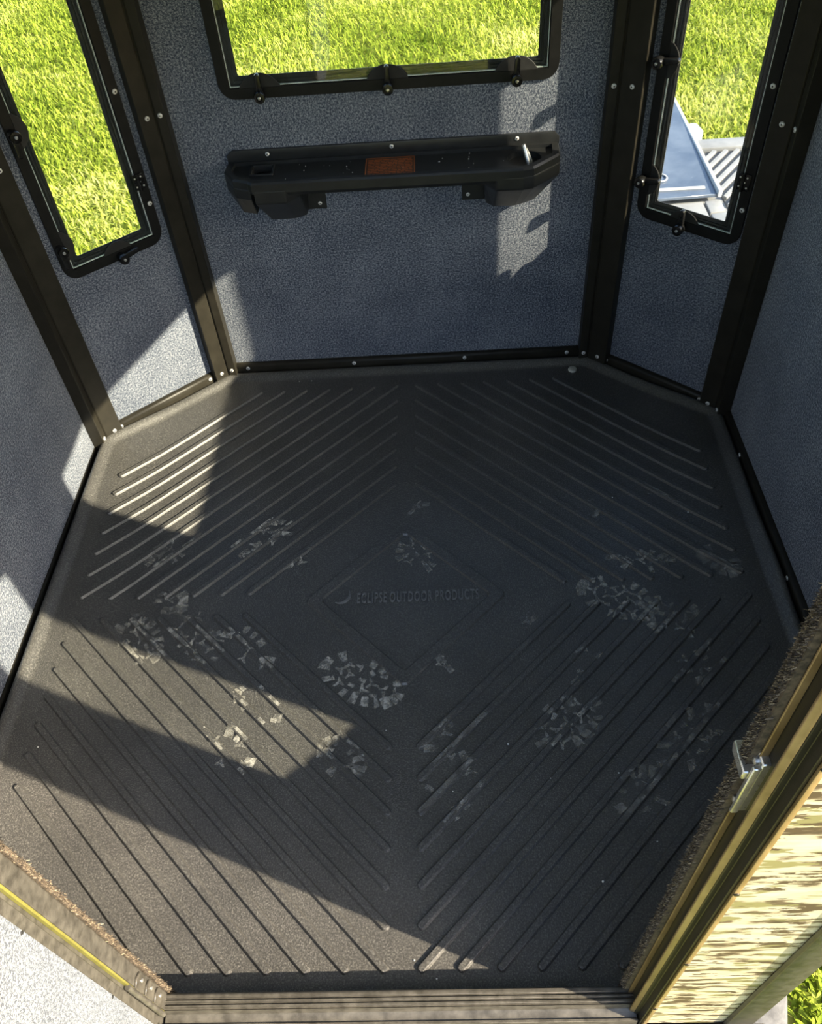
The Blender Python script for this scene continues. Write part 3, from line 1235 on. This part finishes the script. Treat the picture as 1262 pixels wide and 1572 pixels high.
# cup well and slot well
mb = MB()
for (r, z0, z1) in ((1.0, ZF + 0.0008, 0.600),):
    vv = []
    for z, k in ((ZF + 0.001, 1.04), (ZF + 0.001, 1.0), (0.606, 0.86), (0.600, 0.80)):
        vv += [(cup[0] + cup[2] * k * math.cos(2 * PI * j / 28), cup[1] + cup[3] * k * math.sin(2 * PI * j / 28), z) for j in range(28)]
    ff = []
    for k in range(3):
        for j in range(28):
            j2 = (j + 1) % 28
            ff.append((k * 28 + j, k * 28 + j2, (k + 1) * 28 + j2, (k + 1) * 28 + j))
    ff.append(tuple(range(84, 112)))
    mb.add(vv, ff)
mb.build('cup_well', 'shelf_plastic', sh, True)
mb = MB()
x0, x1, y0, y1 = slot
z0, z1 = 0.612, ZF + 0.0006
mb.add([(x0, y0, z1), (x1, y0, z1), (x1, y1, z1), (x0, y1, z1), (x0 + .003, y0 + .003, z0), (x1 - .003, y0 + .003, z0), (x1 - .003, y1 - .003, z0), (x0 + .003, y1 - .003, z0)],
       [(4, 5, 6, 7), (0, 1, 5, 4), (1, 2, 6, 5), (2, 3, 7, 6), (3, 0, 4, 7)])
mb.build('slot_well', 'dark_hole', sh)
mb = MB()
ring(mb, rrect(x0 - .006, x1 + .006, y0 - .006, y1 + .006, 0.006), rrect(x0, x1, y0, y1, 0.002), 0, 1)
mb.v = [(x, z, ZF - 0.001 + (0.0055 if y > 0.5 else 0)) for x, y, z in mb.v]
mb.build('slot_rim', 'shelf_plastic', sh, True, 0.0015, 2)
# riveted back flange
mb = MB()
prof = [(-0.420, 0.676), (0.436, 0.676), (0.436, 0.698), (0.424, 0.710), (-0.404, 0.712), (-0.420, 0.700)]
mb.prism(prof, lambda q, t: (q[0], -0.0005 - t * 0.0075, q[1]))
fb = mb.build('back_flange', 'shelf_plastic', sh, True, 0.002, 2)
for u in (-0.314, 0.008, 0.328):
    rivet(sh, Matrix.Translation((u, -0.0075, 0.699)), 0.9)
# end pods (wedge shaped storage pockets below both ends)


def pod(top, bot, zt, zm, zb):
    """front face from zt to zm over the full plan, then an underside sloping back to the wall at zb"""
    mb = MB()
    n = len(top)
    vv = [(x, y, zt) for x, y in top] + [(x, y, zm) for x, y in top] + [(x, y, zb) for x, y in bot]
    ff = [tuple(range(n)), tuple(range(2 * n, 3 * n))[::-1]]
    for k in range(2):
        ff += [(k * n + i, k * n + (i + 1) % n, (k + 1) * n + (i + 1) % n, (k + 1) * n + i) for i in range(n)]
    mb.add(vv, ff)
    return mb.build('end_pod', 'shelf_plastic', sh, False, 0.004, 3)


pod([(-0.342, -0.003), (-0.342, -0.135), (-0.262, -0.136), (-0.232, -0.100), (-0.222, -0.003)],
    [(-0.330, -0.003), (-0.326, -0.050), (-0.262, -0.050), (-0.232, -0.034), (-0.230, -0.003)], 0.662, 0.628, 0.540)
pod([(-0.422, -0.003), (-0.425, -0.055), (-0.395, -0.106), (-0.351, -0.126), (-0.351, -0.003)],
    [(-0.402, -0.003), (-0.402, -0.048), (-0.390, -0.078), (-0.351, -0.092), (-0.351, -0.003)], 0.662, 0.635, 0.580)
pod([(0.232, -0.003), (0.240, -0.100), (0.268, -0.141), (0.335, -0.143), (0.361, -0.137), (0.433, -0.071), (0.437, -0.003)],
    [(0.248, -0.003), (0.248, -0.036), (0.268, -0.058), (0.322, -0.060), (0.340, -0.052), (0.375, -0.034), (0.375, -0.003)], 0.662, 0.630, 0.545)
# mounting tabs with rivets
for u0, u1, ur in ((-0.236, -0.180, -0.197), (0.186, 0.246, 0.202)):
    mb = MB()
    mb.box(u0, u1, -0.0060, -0.0004, 0.541, 0.642)
    mb.build('mounting_tab', 'shelf_plastic', sh, True, 0.0012, 1)
    rivet(sh, Matrix.Translation((ur, -0.006, 0.557)), 0.85)
# printed sticker
mb = MB()
mb.box(-0.0595, 0.066, -0.1135, -0.0195, ZF - 0.0002, ZF + 0.0008)
st = mb.build('sticker', 'sticker_dark', sh)
mb = MB()
for (a, b, c, d) in ((-0.0595, 0.066, -0.1135, -0.1118), (-0.0595, 0.066, -0.0212, -0.0195), (-0.0595, -0.0578, -0.1135, -0.0195), (0.0643, 0.066, -0.1135, -0.0195)):
    mb.box(a, b, c, d, ZF + 0.0007, ZF + 0.0011)
y = -0.030
while y > -0.108:
    x = -0.053
    while x < 0.058:
        l_ = random.uniform(0.006, 0.020)
        x2 = min(x + l_, 0.060)
        mb.box(x, x2, y - 0.0030, y, ZF + 0.0007, ZF + 0.0011)
        x = x2 + 0.0022
    y -= 0.0085
tag(mb.build('print', 'sticker_orange', st), 'orange printed lines')

mb = MB()
for k in range(26):
    gx, gy, gr = random.uniform(-0.28, 0.29), random.uniform(-0.115, -0.022), random.choice((0.0007, 0.0009, 0.0013))
    mb.lathe((gx, 0.925 + gy, ZF), (0, 0, 1), [(gr * 0.8, 0), (gr, gr * 0.6), (gr * 0.5, gr * 1.2)], 6)
tag(mb.build('grit', 'grit_white'), 'tiny white grains scattered along the black shelf', 'grit', None, 'stuff')

# metal clip lying in the cup hole
mb = MB()
c0 = Vector((cup[0], 0.925 + cup[1], 0.0))
mb.tube([c0 + Vector(p) for p in ((-0.022, -0.012, 0.608), (-0.006, -0.016, 0.622), (0.010, -0.014, 0.640), (0.012, -0.006, 0.660), (0.004, 0.004, 0.684), (-0.002, 0.010, 0.704))], 0.0058, 10)
mb.tube([c0 + Vector(p) for p in ((-0.024, -0.006, 0.609), (-0.004, 0.002, 0.618), (0.016, -0.002, 0.642), (0.018, 0.004, 0.664), (0.006, 0.010, 0.690), (-0.002, 0.012, 0.704))], 0.0048, 10)
co_ = mb.build('metal_clip', 'zinc', None, True)
tag(co_, 'bent silver metal clip standing in the cup hole of the shelf', 'clip')

# ------------------------------------------------------------------ door frame
# sill
tn += 1
sl = empty('trim_%d' % tn, T3(0, -0.885, 0))
tag(sl, 'ribbed metal door sill along the bottom of the doorway', 'door sill', None, 'structure')
prof = [(0.025, -0.004), (0.025, 0.066), (0.023, 0.070)]
for k in range(3):
    y = 0.020 - k * 0.0072
    prof += [(y, 0.0705), (y - 0.0035, 0.0705), (y - 0.0042, 0.0665), (y - 0.0064, 0.0665)]
prof += [(-0.002, 0.069), (-0.004, 0.050), (-0.018, 0.047), (-0.0185, 0.052), (-0.0225, 0.052), (-0.0235, 0.030), (-0.0235, -0.004)]
mb = MB()
mb.prism(prof, lambda q, t: (-0.400 + t * 0.790, q[0], q[1]))
mb.build('sill', 'aluminium_worn', sl, True, 0.0004, 1)
mb = MB()
mb.box(-0.62, 0.60, -0.040, -0.0238, -0.07, 0.028)
mb.build('skirt', 'bronze_dirty', sl, True, 0.002, 1)


def pile(name, parent, x0, sgn, length, y0, dy, z0, z1, cnt, mats, seed):
    r = np.random.default_rng(seed)
    z = r.uniform(z0, z1, cnt)
    y = y0 + r.normal(0, dy, cnt)
    l_ = length * r.uniform(0.55, 1.15, cnt)
    base = np.stack([np.full(cnt, x0), y, z], -1)
    d = np.stack([np.full(cnt, sgn * 1.0), r.normal(0, 0.28, cnt), r.normal(0, 0.35, cnt)], -1)
    d /= np.linalg.norm(d, axis=1)[:, None]
    side = np.stack([r.normal(0, 0.2, cnt), r.normal(0, 1, cnt), r.normal(0, 1, cnt)], -1)
    side /= np.linalg.norm(side, axis=1)[:, None]
    wd = 0.00055
    v = np.concatenate([base - side * wd, base + side * wd, base + d * l_[:, None] + side * wd * 0.5, base + d * l_[:, None] - side * wd * 0.5], 1).reshape(-1, 3)
    f = np.arange(cnt * 4).reshape(-1, 4)
    me = bpy.data.meshes.new(name)
    me.vertices.add(len(v))
    me.vertices.foreach_set('co', v.astype(np.float32).ravel())
    me.loops.add(cnt * 4)
    me.loops.foreach_set('vertex_index', f.ravel().astype(np.int32))
    me.polygons.add(cnt)
    me.polygons.foreach_set('loop_start', np.arange(0, cnt * 4, 4, dtype=np.int32))
    for m in mats:
        me.materials.append(MATS[m])
    me.polygons.foreach_set('material_index', (r.random(cnt) < 0.25).astype(np.int32) if len(mats) > 1 else np.zeros(cnt, np.int32))
    me.update(calc_edges=True)
    o = link(name, me, parent)
    o['kind'] = 'stuff'
    return o


# left jamb
tn += 1
lj = empty('trim_%d' % tn, T3(0, 0, 0))
tag(lj, 'worn metal door jamb at the lower left, with fuzzy seal and hinge', 'door jamb', None, 'structure')
mb = MB()
mb.prism([(-0.440, -0.868), (-0.440, -0.858), (-0.400, -0.858), (-0.398, -0.862), (-0.3975, -0.886), (-0.404, -0.8865), (-0.404, -0.904), (-0.440, -0.904)][::-1], lambda q, t: (q[0], q[1], 0.001 + t * 1.80))
mb.build('jamb_profile', 'bronze_dirty', lj, True, 0.0006, 1)
mb = MB()
mb.box(-0.404, -0.3965, -0.8905, -0.8868, 0.07, 1.78)
tag(mb.build('edge_bead', 'yellow_edge', lj, True, 0.0008, 1), 'yellowish edge bead')
mb = MB()
mb.box(-0.402, -0.396, -0.858, -0.8515, 0.02, 1.78)
mb.build('seal_strip', 'pile', lj)
pile('weather_seal', lj, -0.3975, 1, 0.004, -0.8545, 0.0022, 0.02, 1.75, 9000, ['pile', 'pile_tan'], 3)
# hinge plate with three leaves
for k, z in enumerate((0.092, 0.142, 0.192)):
    mb = MB()
    mb.prism([(-0.889, z), (-0.8885, z + 0.040), (-0.876, z + 0.044), (-0.864, z + 0.036), (-0.863, z + 0.008), (-0.874, z)], lambda q, t: (-0.3985 + t * 0.0042, q[0], q[1]))
    hl = mb.build('hinge_leaf', 'aluminium_worn', lj, True, 0.001, 1)
    mb = MB()
    mb.lathe((-0.3945, -0.873, z + 0.020), (1, 0, 0), [(0.0035, 0), (0.003, 0.0015), (0.001, 0.002)], 10)
    mb.build('screw', 'zinc', hl, True)
mb = MB()
mb.cyl((-0.3975, -0.8925, 0.07), (0, 0, 1), 0.0045, 0.0045, 0.19, 12)
mb.build('hinge_pin', 'bronze_dirty', lj, True)

# right jamb
tn += 1
rj = empty('trim_%d' % tn, T3(0, 0, 0))
tag(rj, 'bronze door jamb at the right with brush seal and latch strike', 'door jamb', None, 'structure')
mb = MB()
mb.prism([(0.386, -0.856), (0.430, -0.856), (0.430, -0.904), (0.406, -0.904), (0.406, -0.9065), (0.4025, -0.9065), (0.4025, -0.899), (0.3985, -0.899), (0.3985, -0.9075), (0.3925, -0.9095), (0.3925, -0.896), (0.386, -0.896)][::-1][::-1], lambda q, t: (q[0], q[1], 0.001 + t * 1.80))
mb.build('jamb_profile', 'bronze', rj, True, 0.0006, 1)
mb = MB()
mb.prism([(0.379, -0.8895), (0.386, -0.885), (0.3945, -0.885), (0.3945, -0.8965), (0.379, -0.8925)], lambda q, t: (q[0], q[1], 0.03 + t * 1.77))
mb.build('front_bead', 'bronze_bright', rj, True, 0.0008, 1)
mb = MB()
mb.box(0.3785, 0.386, -0.8695, -0.8672, 0.03, 1.78)
mb.build('fin', 'bronze_bright', rj, True, 0.0006, 1)
mb = MB()
mb.box(0.3975, 0.4035, -0.9115, -0.9075, 0.0, 1.80)
mb.build('outer_bead', 'bronze_bright', rj, True, 0.001, 2)
mb = MB()
mb.box(0.372, 0.387, -0.866, -0.850, 0.02, 1.78)
mb.build('seal_strip', 'pile', rj)
pile('weather_seal', rj, 0.374, -1, 0.0062, -0.858, 0.0030, 0.02, 1.75, 22000, ['pile', 'pile_tan'], 4)
for z in (0.16, 0.42, 0.70, 1.0, 1.3):
    mb = MB()
    mb.lathe((0.4005, -0.911, z), (0, -1, 0), [(0.0035, 0), (0.003, 0.0016), (0.001, 0.002)], 10)
    mb.build('screw', 'bronze', rj, True)
# strike plate
sp = MB()
sp.box(0.3785, 0.389, -0.878, -0.842, 0.838, 0.936)
spo = sp.build('strike_plate', 'zinc', rj, True, 0.0012, 1)
sp = MB()
sp.box(0.372, 0.3795, -0.879, -0.8745, 0.836, 0.93)
sp.build('bracket', 'zinc', spo, True, 0.001, 1)
sp = MB()
sp.prism([(-0.874, 0.900), (-0.846, 0.900), (-0.842, 0.908), (-0.842, 0.914), (-0.874, 0.914)], lambda q, t: (0.3680 + t * 0.0115, q[0], q[1]))
sp.build('flange', 'zinc', spo, True, 0.0012, 1)
sp = MB()
sp.prism([(-0.862, 0.856), (-0.857, 0.850), (-0.853, 0.862), (-0.853, 0.888), (-0.859, 0.893), (-0.862, 0.880)], lambda q, t: (0.3778 + t * 0.0012, q[0], q[1]))
sp.build('slot', 'dark_hole', spo)
for (y, z) in ((-0.848, 0.846), (-0.846, 0.928), (-0.868, 0.926), (-0.870, 0.845)):
    sp = MB()
    sp.lathe((0.379, y, z), (-1, 0, 0), [(0.0045, 0), (0.0042, 0.003), (0.002, 0.0042)], 12)
    sp.build('bolt', 'zinc', spo, True)
# head jamb
tn += 1
mb = MB()
mb.box(-0.44, 0.43, -0.905, -0.858, 1.77, 1.81)
hj = mb.build('trim_%d' % tn, 'bronze', None, True, 0.002, 1)
tag(hj, 'dark bronze head strip over the doorway', 'door frame', None, 'structure')

# open door leaf, swung outwards against the left
dr = empty('door_1', T3(-0.402, -0.9075, 0.0))
tag(dr, 'open door at the lower left with pale sunlit carpet lining', 'door', None, 'structure')
mb = MB()
mb.box(-0.030, -0.003, -0.76, 0.0, 0.075, 1.76)
mb.build('panel', 'camo', dr, False)
mb = MB()
mb.box(-0.003, 0.0, -0.745, -0.0035, 0.09, 1.745)
mb.build('lining', 'carpet_door', dr, False)
mb = MB()
mb.box(-0.032, -0.001, -0.0034, 0.0125, 0.075, 1.76)
mb.build('hinge_stile', 'bronze_dirty', dr, True, 0.001, 1)
mb = MB()
mb.box(-0.032, 0.001, -0.762, -0.745, 0.075, 1.76)
mb.build('latch_stile', 'bronze', dr, True, 0.001, 1)
for z in (0.30, 0.62, 0.95):
    mb = MB()
    mb.lathe((0.0, -0.006, z), (1, 0, 0), [(0.0028, 0), (0.002, 0.0014)], 8)
    mb.build('screw', 'dark_hole', dr, True)

# ------------------------------------------------------------------ outside
GZ = -0.30
mb = MB()
mb.add([(-60, -60, GZ), (60, -60, GZ), (60, 60, GZ), (-60, 60, GZ)], [(0, 1, 2, 3)])
gd = mb.build('ground', 'soil')
tag(gd, 'green lawn ground around the blind', 'ground', None, 'structure')

# support block at the front right corner
mb = MB()
mb.prism([(0.60, -0.875), (0.69, -0.905), (0.712, -0.83), (0.64, -0.74), (0.56, -0.79)], lambda q, t: (q[0] + 0.0, q[1], GZ + 0.0 + t * 0.14))
blk = mb.build('support_block', 'concrete', None, True, 0.006, 2)
tag(blk, 'pale grey support block under the front right corner, on the grass', 'block')
mb = MB()
oc = octa(-0.10)
mb.prism(oc, lambda p, t: (p[0], p[1], GZ - 0.01 + t * 0.205))
tag(mb.build('base_frame', 'deck', None, False, 0.004), 'dark base frame under the floor, between mat and lawn', 'base', None, 'structure')

# parked vehicle behind the right window
VZ = 0.20
veh = empty('utility_vehicle', T3(1.1, 1.75, GZ))
tag(veh, 'pale grey vehicle with bluish windshield and ribbed deck seen through right window', 'vehicle')


def vl(p):
    return (p[0] - 1.1, p[1] - 1.75, p[2] - GZ)


mb = MB()
mb.prism([(0.62, 1.16), (1.72, 1.16), (1.72, 1.93), (1.10, 1.93), (1.085, 2.34), (0.62, 2.34)], lambda q, t: vl((q[0], q[1], -0.10 + t * 0.285)))
mb.build('body', 'vehicle_grey', veh, True, 0.02, 2)
mb = MB()
mb.prism([(0.66, 1.20), (1.022, 1.20), (1.022, 1.470), (0.66, 1.455)], lambda q, t: vl((q[0], q[1], VZ - 0.02 + t * 0.02)))
mb.build('hood_panel', 'vehicle_grey', veh, True, 0.004, 2)
mb = MB()
mb.prism([(1.030, 1.20), (1.090, 1.20), (1.092, 1.395), (1.030, 1.385)], lambda q, t: vl((q[0], q[1], VZ - 0.02 + t * 0.022)))
mb.build('hood_panel', 'vehicle_grey', veh, True, 0.004, 2)
mb = MB()
mb.prism([(1.030, 1.393), (1.082, 1.402), (1.084, 1.478), (1.030, 1.472)], lambda q, t: vl((q[0], q[1], VZ - 0.02 + t * 0.022)))
mb.build('hood_panel', 'vehicle_grey', veh, True, 0.004, 2)
# windshield: a low tilted panel
mb = MB()
mb.prism([(0.66, 1.468), (1.076, 1.488), (1.082, 2.31), (0.66, 2.31)], lambda q, t: vl((q[0], q[1], VZ + 0.004 + (q[1] - 1.47) * 0.02 + t * 0.012)))
ws = mb.build('windshield', 'windshield', veh, True, 0.002, 1)
mb = MB()
mb.prism([(1.072, 1.484), (1.088, 1.484), (1.096, 2.33), (1.080, 2.33)], lambda q, t: vl((q[0], q[1], VZ + 0.004 + t * 0.026)))
mb.build('windshield_frame', 'vehicle_white', veh, True, 0.003, 1)
mb = MB()
ring(mb, rrect(0.80, 0.93, 1.585, 1.645, 0.028), rrect(0.805, 0.925, 1.590, 1.640, 0.024), 0, 1)
mb.v = [vl((x, z, VZ + 0.021 + 0.003 * y)) for x, y, z in mb.v]
mb.build('handle_outline', 'vehicle_white', ws)
mb = MB()
mb.box(*[c for c in (0,)] * 0 or (-0.44, -0.06, -0.225, -0.212, VZ + 0.018 - GZ, VZ + 0.0225 - GZ))
mb.build('crease', 'vehicle_white', ws)
mb = MB()
mb.prism([(1.095, 1.90), (1.120, 1.94), (1.145, 1.985), (1.135, 2.06), (1.100, 2.06)], lambda q, t: vl((q[0], q[1], VZ - 0.05 + t * 0.065)))
mb.build('side_mirror', 'vehicle_white', veh, True, 0.012, 2)
# ribbed deck
mb = MB()
mb.box(1.10 - 1.1, 1.70 - 1.1, 1.20 - 1.75, 1.93 - 1.75, VZ - 0.03 - GZ, VZ - 0.012 - GZ)
dk = mb.build('deck_panel', 'vehicle_dark', veh, True, 0.003, 1)
mb = MB()
mb.box(1.10 - 1.1, 1.70 - 1.1, 1.86 - 1.75, 1.935 - 1.75, VZ - 0.03 - GZ, VZ + 0.004 - GZ)
mb.build('deck_edge', 'vehicle_grey', veh, True, 0.006, 2)
dirv = Vector((0.160, 0.212)).normalized()
nv_ = Vector((dirv.y, -dirv.x))
for k in range(-3, 9):
    c = Vector((1.10, 1.72)) + nv_ * (0.034 * k)
    # clip to deck
    tmin, tmax = -9, 9
    for (lo_, hi_, p_, d_) in ((1.105, 1.69, c.x, dirv.x), (1.21, 1.85, c.y, dirv.y)):
        t0, t1 = (lo_ - p_) / d_, (hi_ - p_) / d_
        tmin, tmax = max(tmin, t0), min(tmax, t1)
    if tmax - tmin < 0.05:
        continue
    a, b = c + dirv * tmin, c + dirv * tmax
    mb = MB()
    q = [a + nv_ * 0.008, b + nv_ * 0.008, b - nv_ * 0.008, a - nv_ * 0.008]
    mb.prism([tuple(x) for x in q], lambda p, t: vl((p[0], p[1], VZ - 0.013 + t * 0.012)))
    mb.build('rib', 'vehicle_grey', dk, True, 0.002, 1)
for (x, y) in ((1.50, 1.45), (0.86, 2.1), (1.0, 1.35)):
    mb = MB()
    mb.lathe((x - 1.1 - 0.1, y - 1.75, 0.20), (1, 0, 0), [(0.10, 0), (0.19, 0.01), (0.20, 0.03), (0.20, 0.15), (0.19, 0.17), (0.10, 0.18)], 28)
    mb.build('wheel', 'rubber', veh, True)

# ------------------------------------------------------------------ grass


def grass_patch(boxes, seed):
    r = np.random.default_rng(seed)
    P = []
    S = []
    for (x0, x1, y0, y1, dens, sc) in boxes:
        cnt = int((x1 - x0) * (y1 - y0) * dens)
        x = r.uniform(x0, x1, cnt)
        y = r.uniform(y0, y1, cnt)
        k = ~((np.abs(x) < 0.88) & (np.abs(y) < 0.86) & (0.655 * np.abs(x) + 0.755 * np.abs(y) < 1.0))
        k &= ~((x > 0.60) & (x < 1.74) & (y > 1.14) & (y < 1.95))
        k &= ~((x > 0.60) & (x < 1.10) & (y > 1.9) & (y < 2.36))
        k &= ~((x > 0.50) & (x < 0.755) & (y > -0.95) & (y < -0.68))
        P.append(np.stack([x[k], y[k]], -1))
        S.append(np.full(k.sum(), sc))
    P = np.concatenate(P)
    S = np.concatenate(S)
    n = len(P)
    ang = r.uniform(0, 2 * PI, n)
    lean = r.uniform(0.2, 1.6, n)
    ln = r.uniform(0.030, 0.075, n) * S
    wd = r.uniform(0.0026, 0.0060, n) * S
    h = np.stack([np.cos(ang), np.sin(ang)], -1)
    sd_ = np.stack([-h[:, 1], h[:, 0]], -1)
    base = np.concatenate([P, np.full((n, 1), GZ)], 1)

    def pt(t, wf):
        out = ln * t * np.sin(lean * (0.6 + 0.6 * t))
        z = ln * t * np.cos(lean * (0.6 + 0.6 * t) * 0.9)
        c = base.copy()
        c[:, :2] += h * out[:, None]
        c[:, 2] += z
        a = c.copy()
        b = c.copy()
        a[:, :2] += sd_ * (wd * wf)[:, None]
        b[:, :2] -= sd_ * (wd * wf)[:, None]
        return a, b, c
    a0, b0, _ = pt(0.0, 0.7)
    a1, b1, _ = pt(0.5, 1.0)
    a2, b2, _ = pt(0.82, 0.75)
    _, _, c3 = pt(1.0, 0)
    v = np.stack([a0, b0, a1, b1, a2, b2, c3], 1).reshape(-1, 3)
    o = (np.arange(n) * 7)[:, None]
    loops = np.concatenate([o + np.array([[0, 1, 3, 2]]), o + np.array([[2, 3, 5, 4]]), o + np.array([[4, 5, 6]])], 1).ravel()
    starts = ((np.arange(n) * 11)[:, None] + np.array([[0, 4, 8]])).ravel()
    me = bpy.data.meshes.new('grass')
    me.vertices.add(len(v))
    me.vertices.foreach_set('co', v.astype(np.float32).ravel())
    me.loops.add(len(loops))
    me.loops.foreach_set('vertex_index', loops.astype(np.int32))
    me.polygons.add(len(starts))
    me.polygons.foreach_set('loop_start', starts.astype(np.int32))
    me.polygons.foreach_set('use_smooth', np.ones(len(starts), bool))
    me.materials.append(MATS['grass'])
    me.update(calc_edges=True)
    return me


gm = grass_patch([(-4.6, 3.6, 2.0, 6.9, 5600, 1.0), (-2.6, 2.3, 1.0, 2.0, 5600, 0.9), (0.62, 1.25, -1.3, -0.2, 16000, 0.8), (1.25, 1.9, -1.6, 0.2, 5000, 0.9), (-4, 4, -4.5, -2.0, 500, 1.3), (-3.0, -0.7, -2.0, 1.0, 700, 1.2), (-7, 6, 6.9, 10, 700, 1.4)], 21)
go = link('grass', gm)
tag(go, 'bright sunlit yellow-green grass lawn seen through the windows', 'grass', None, 'stuff')
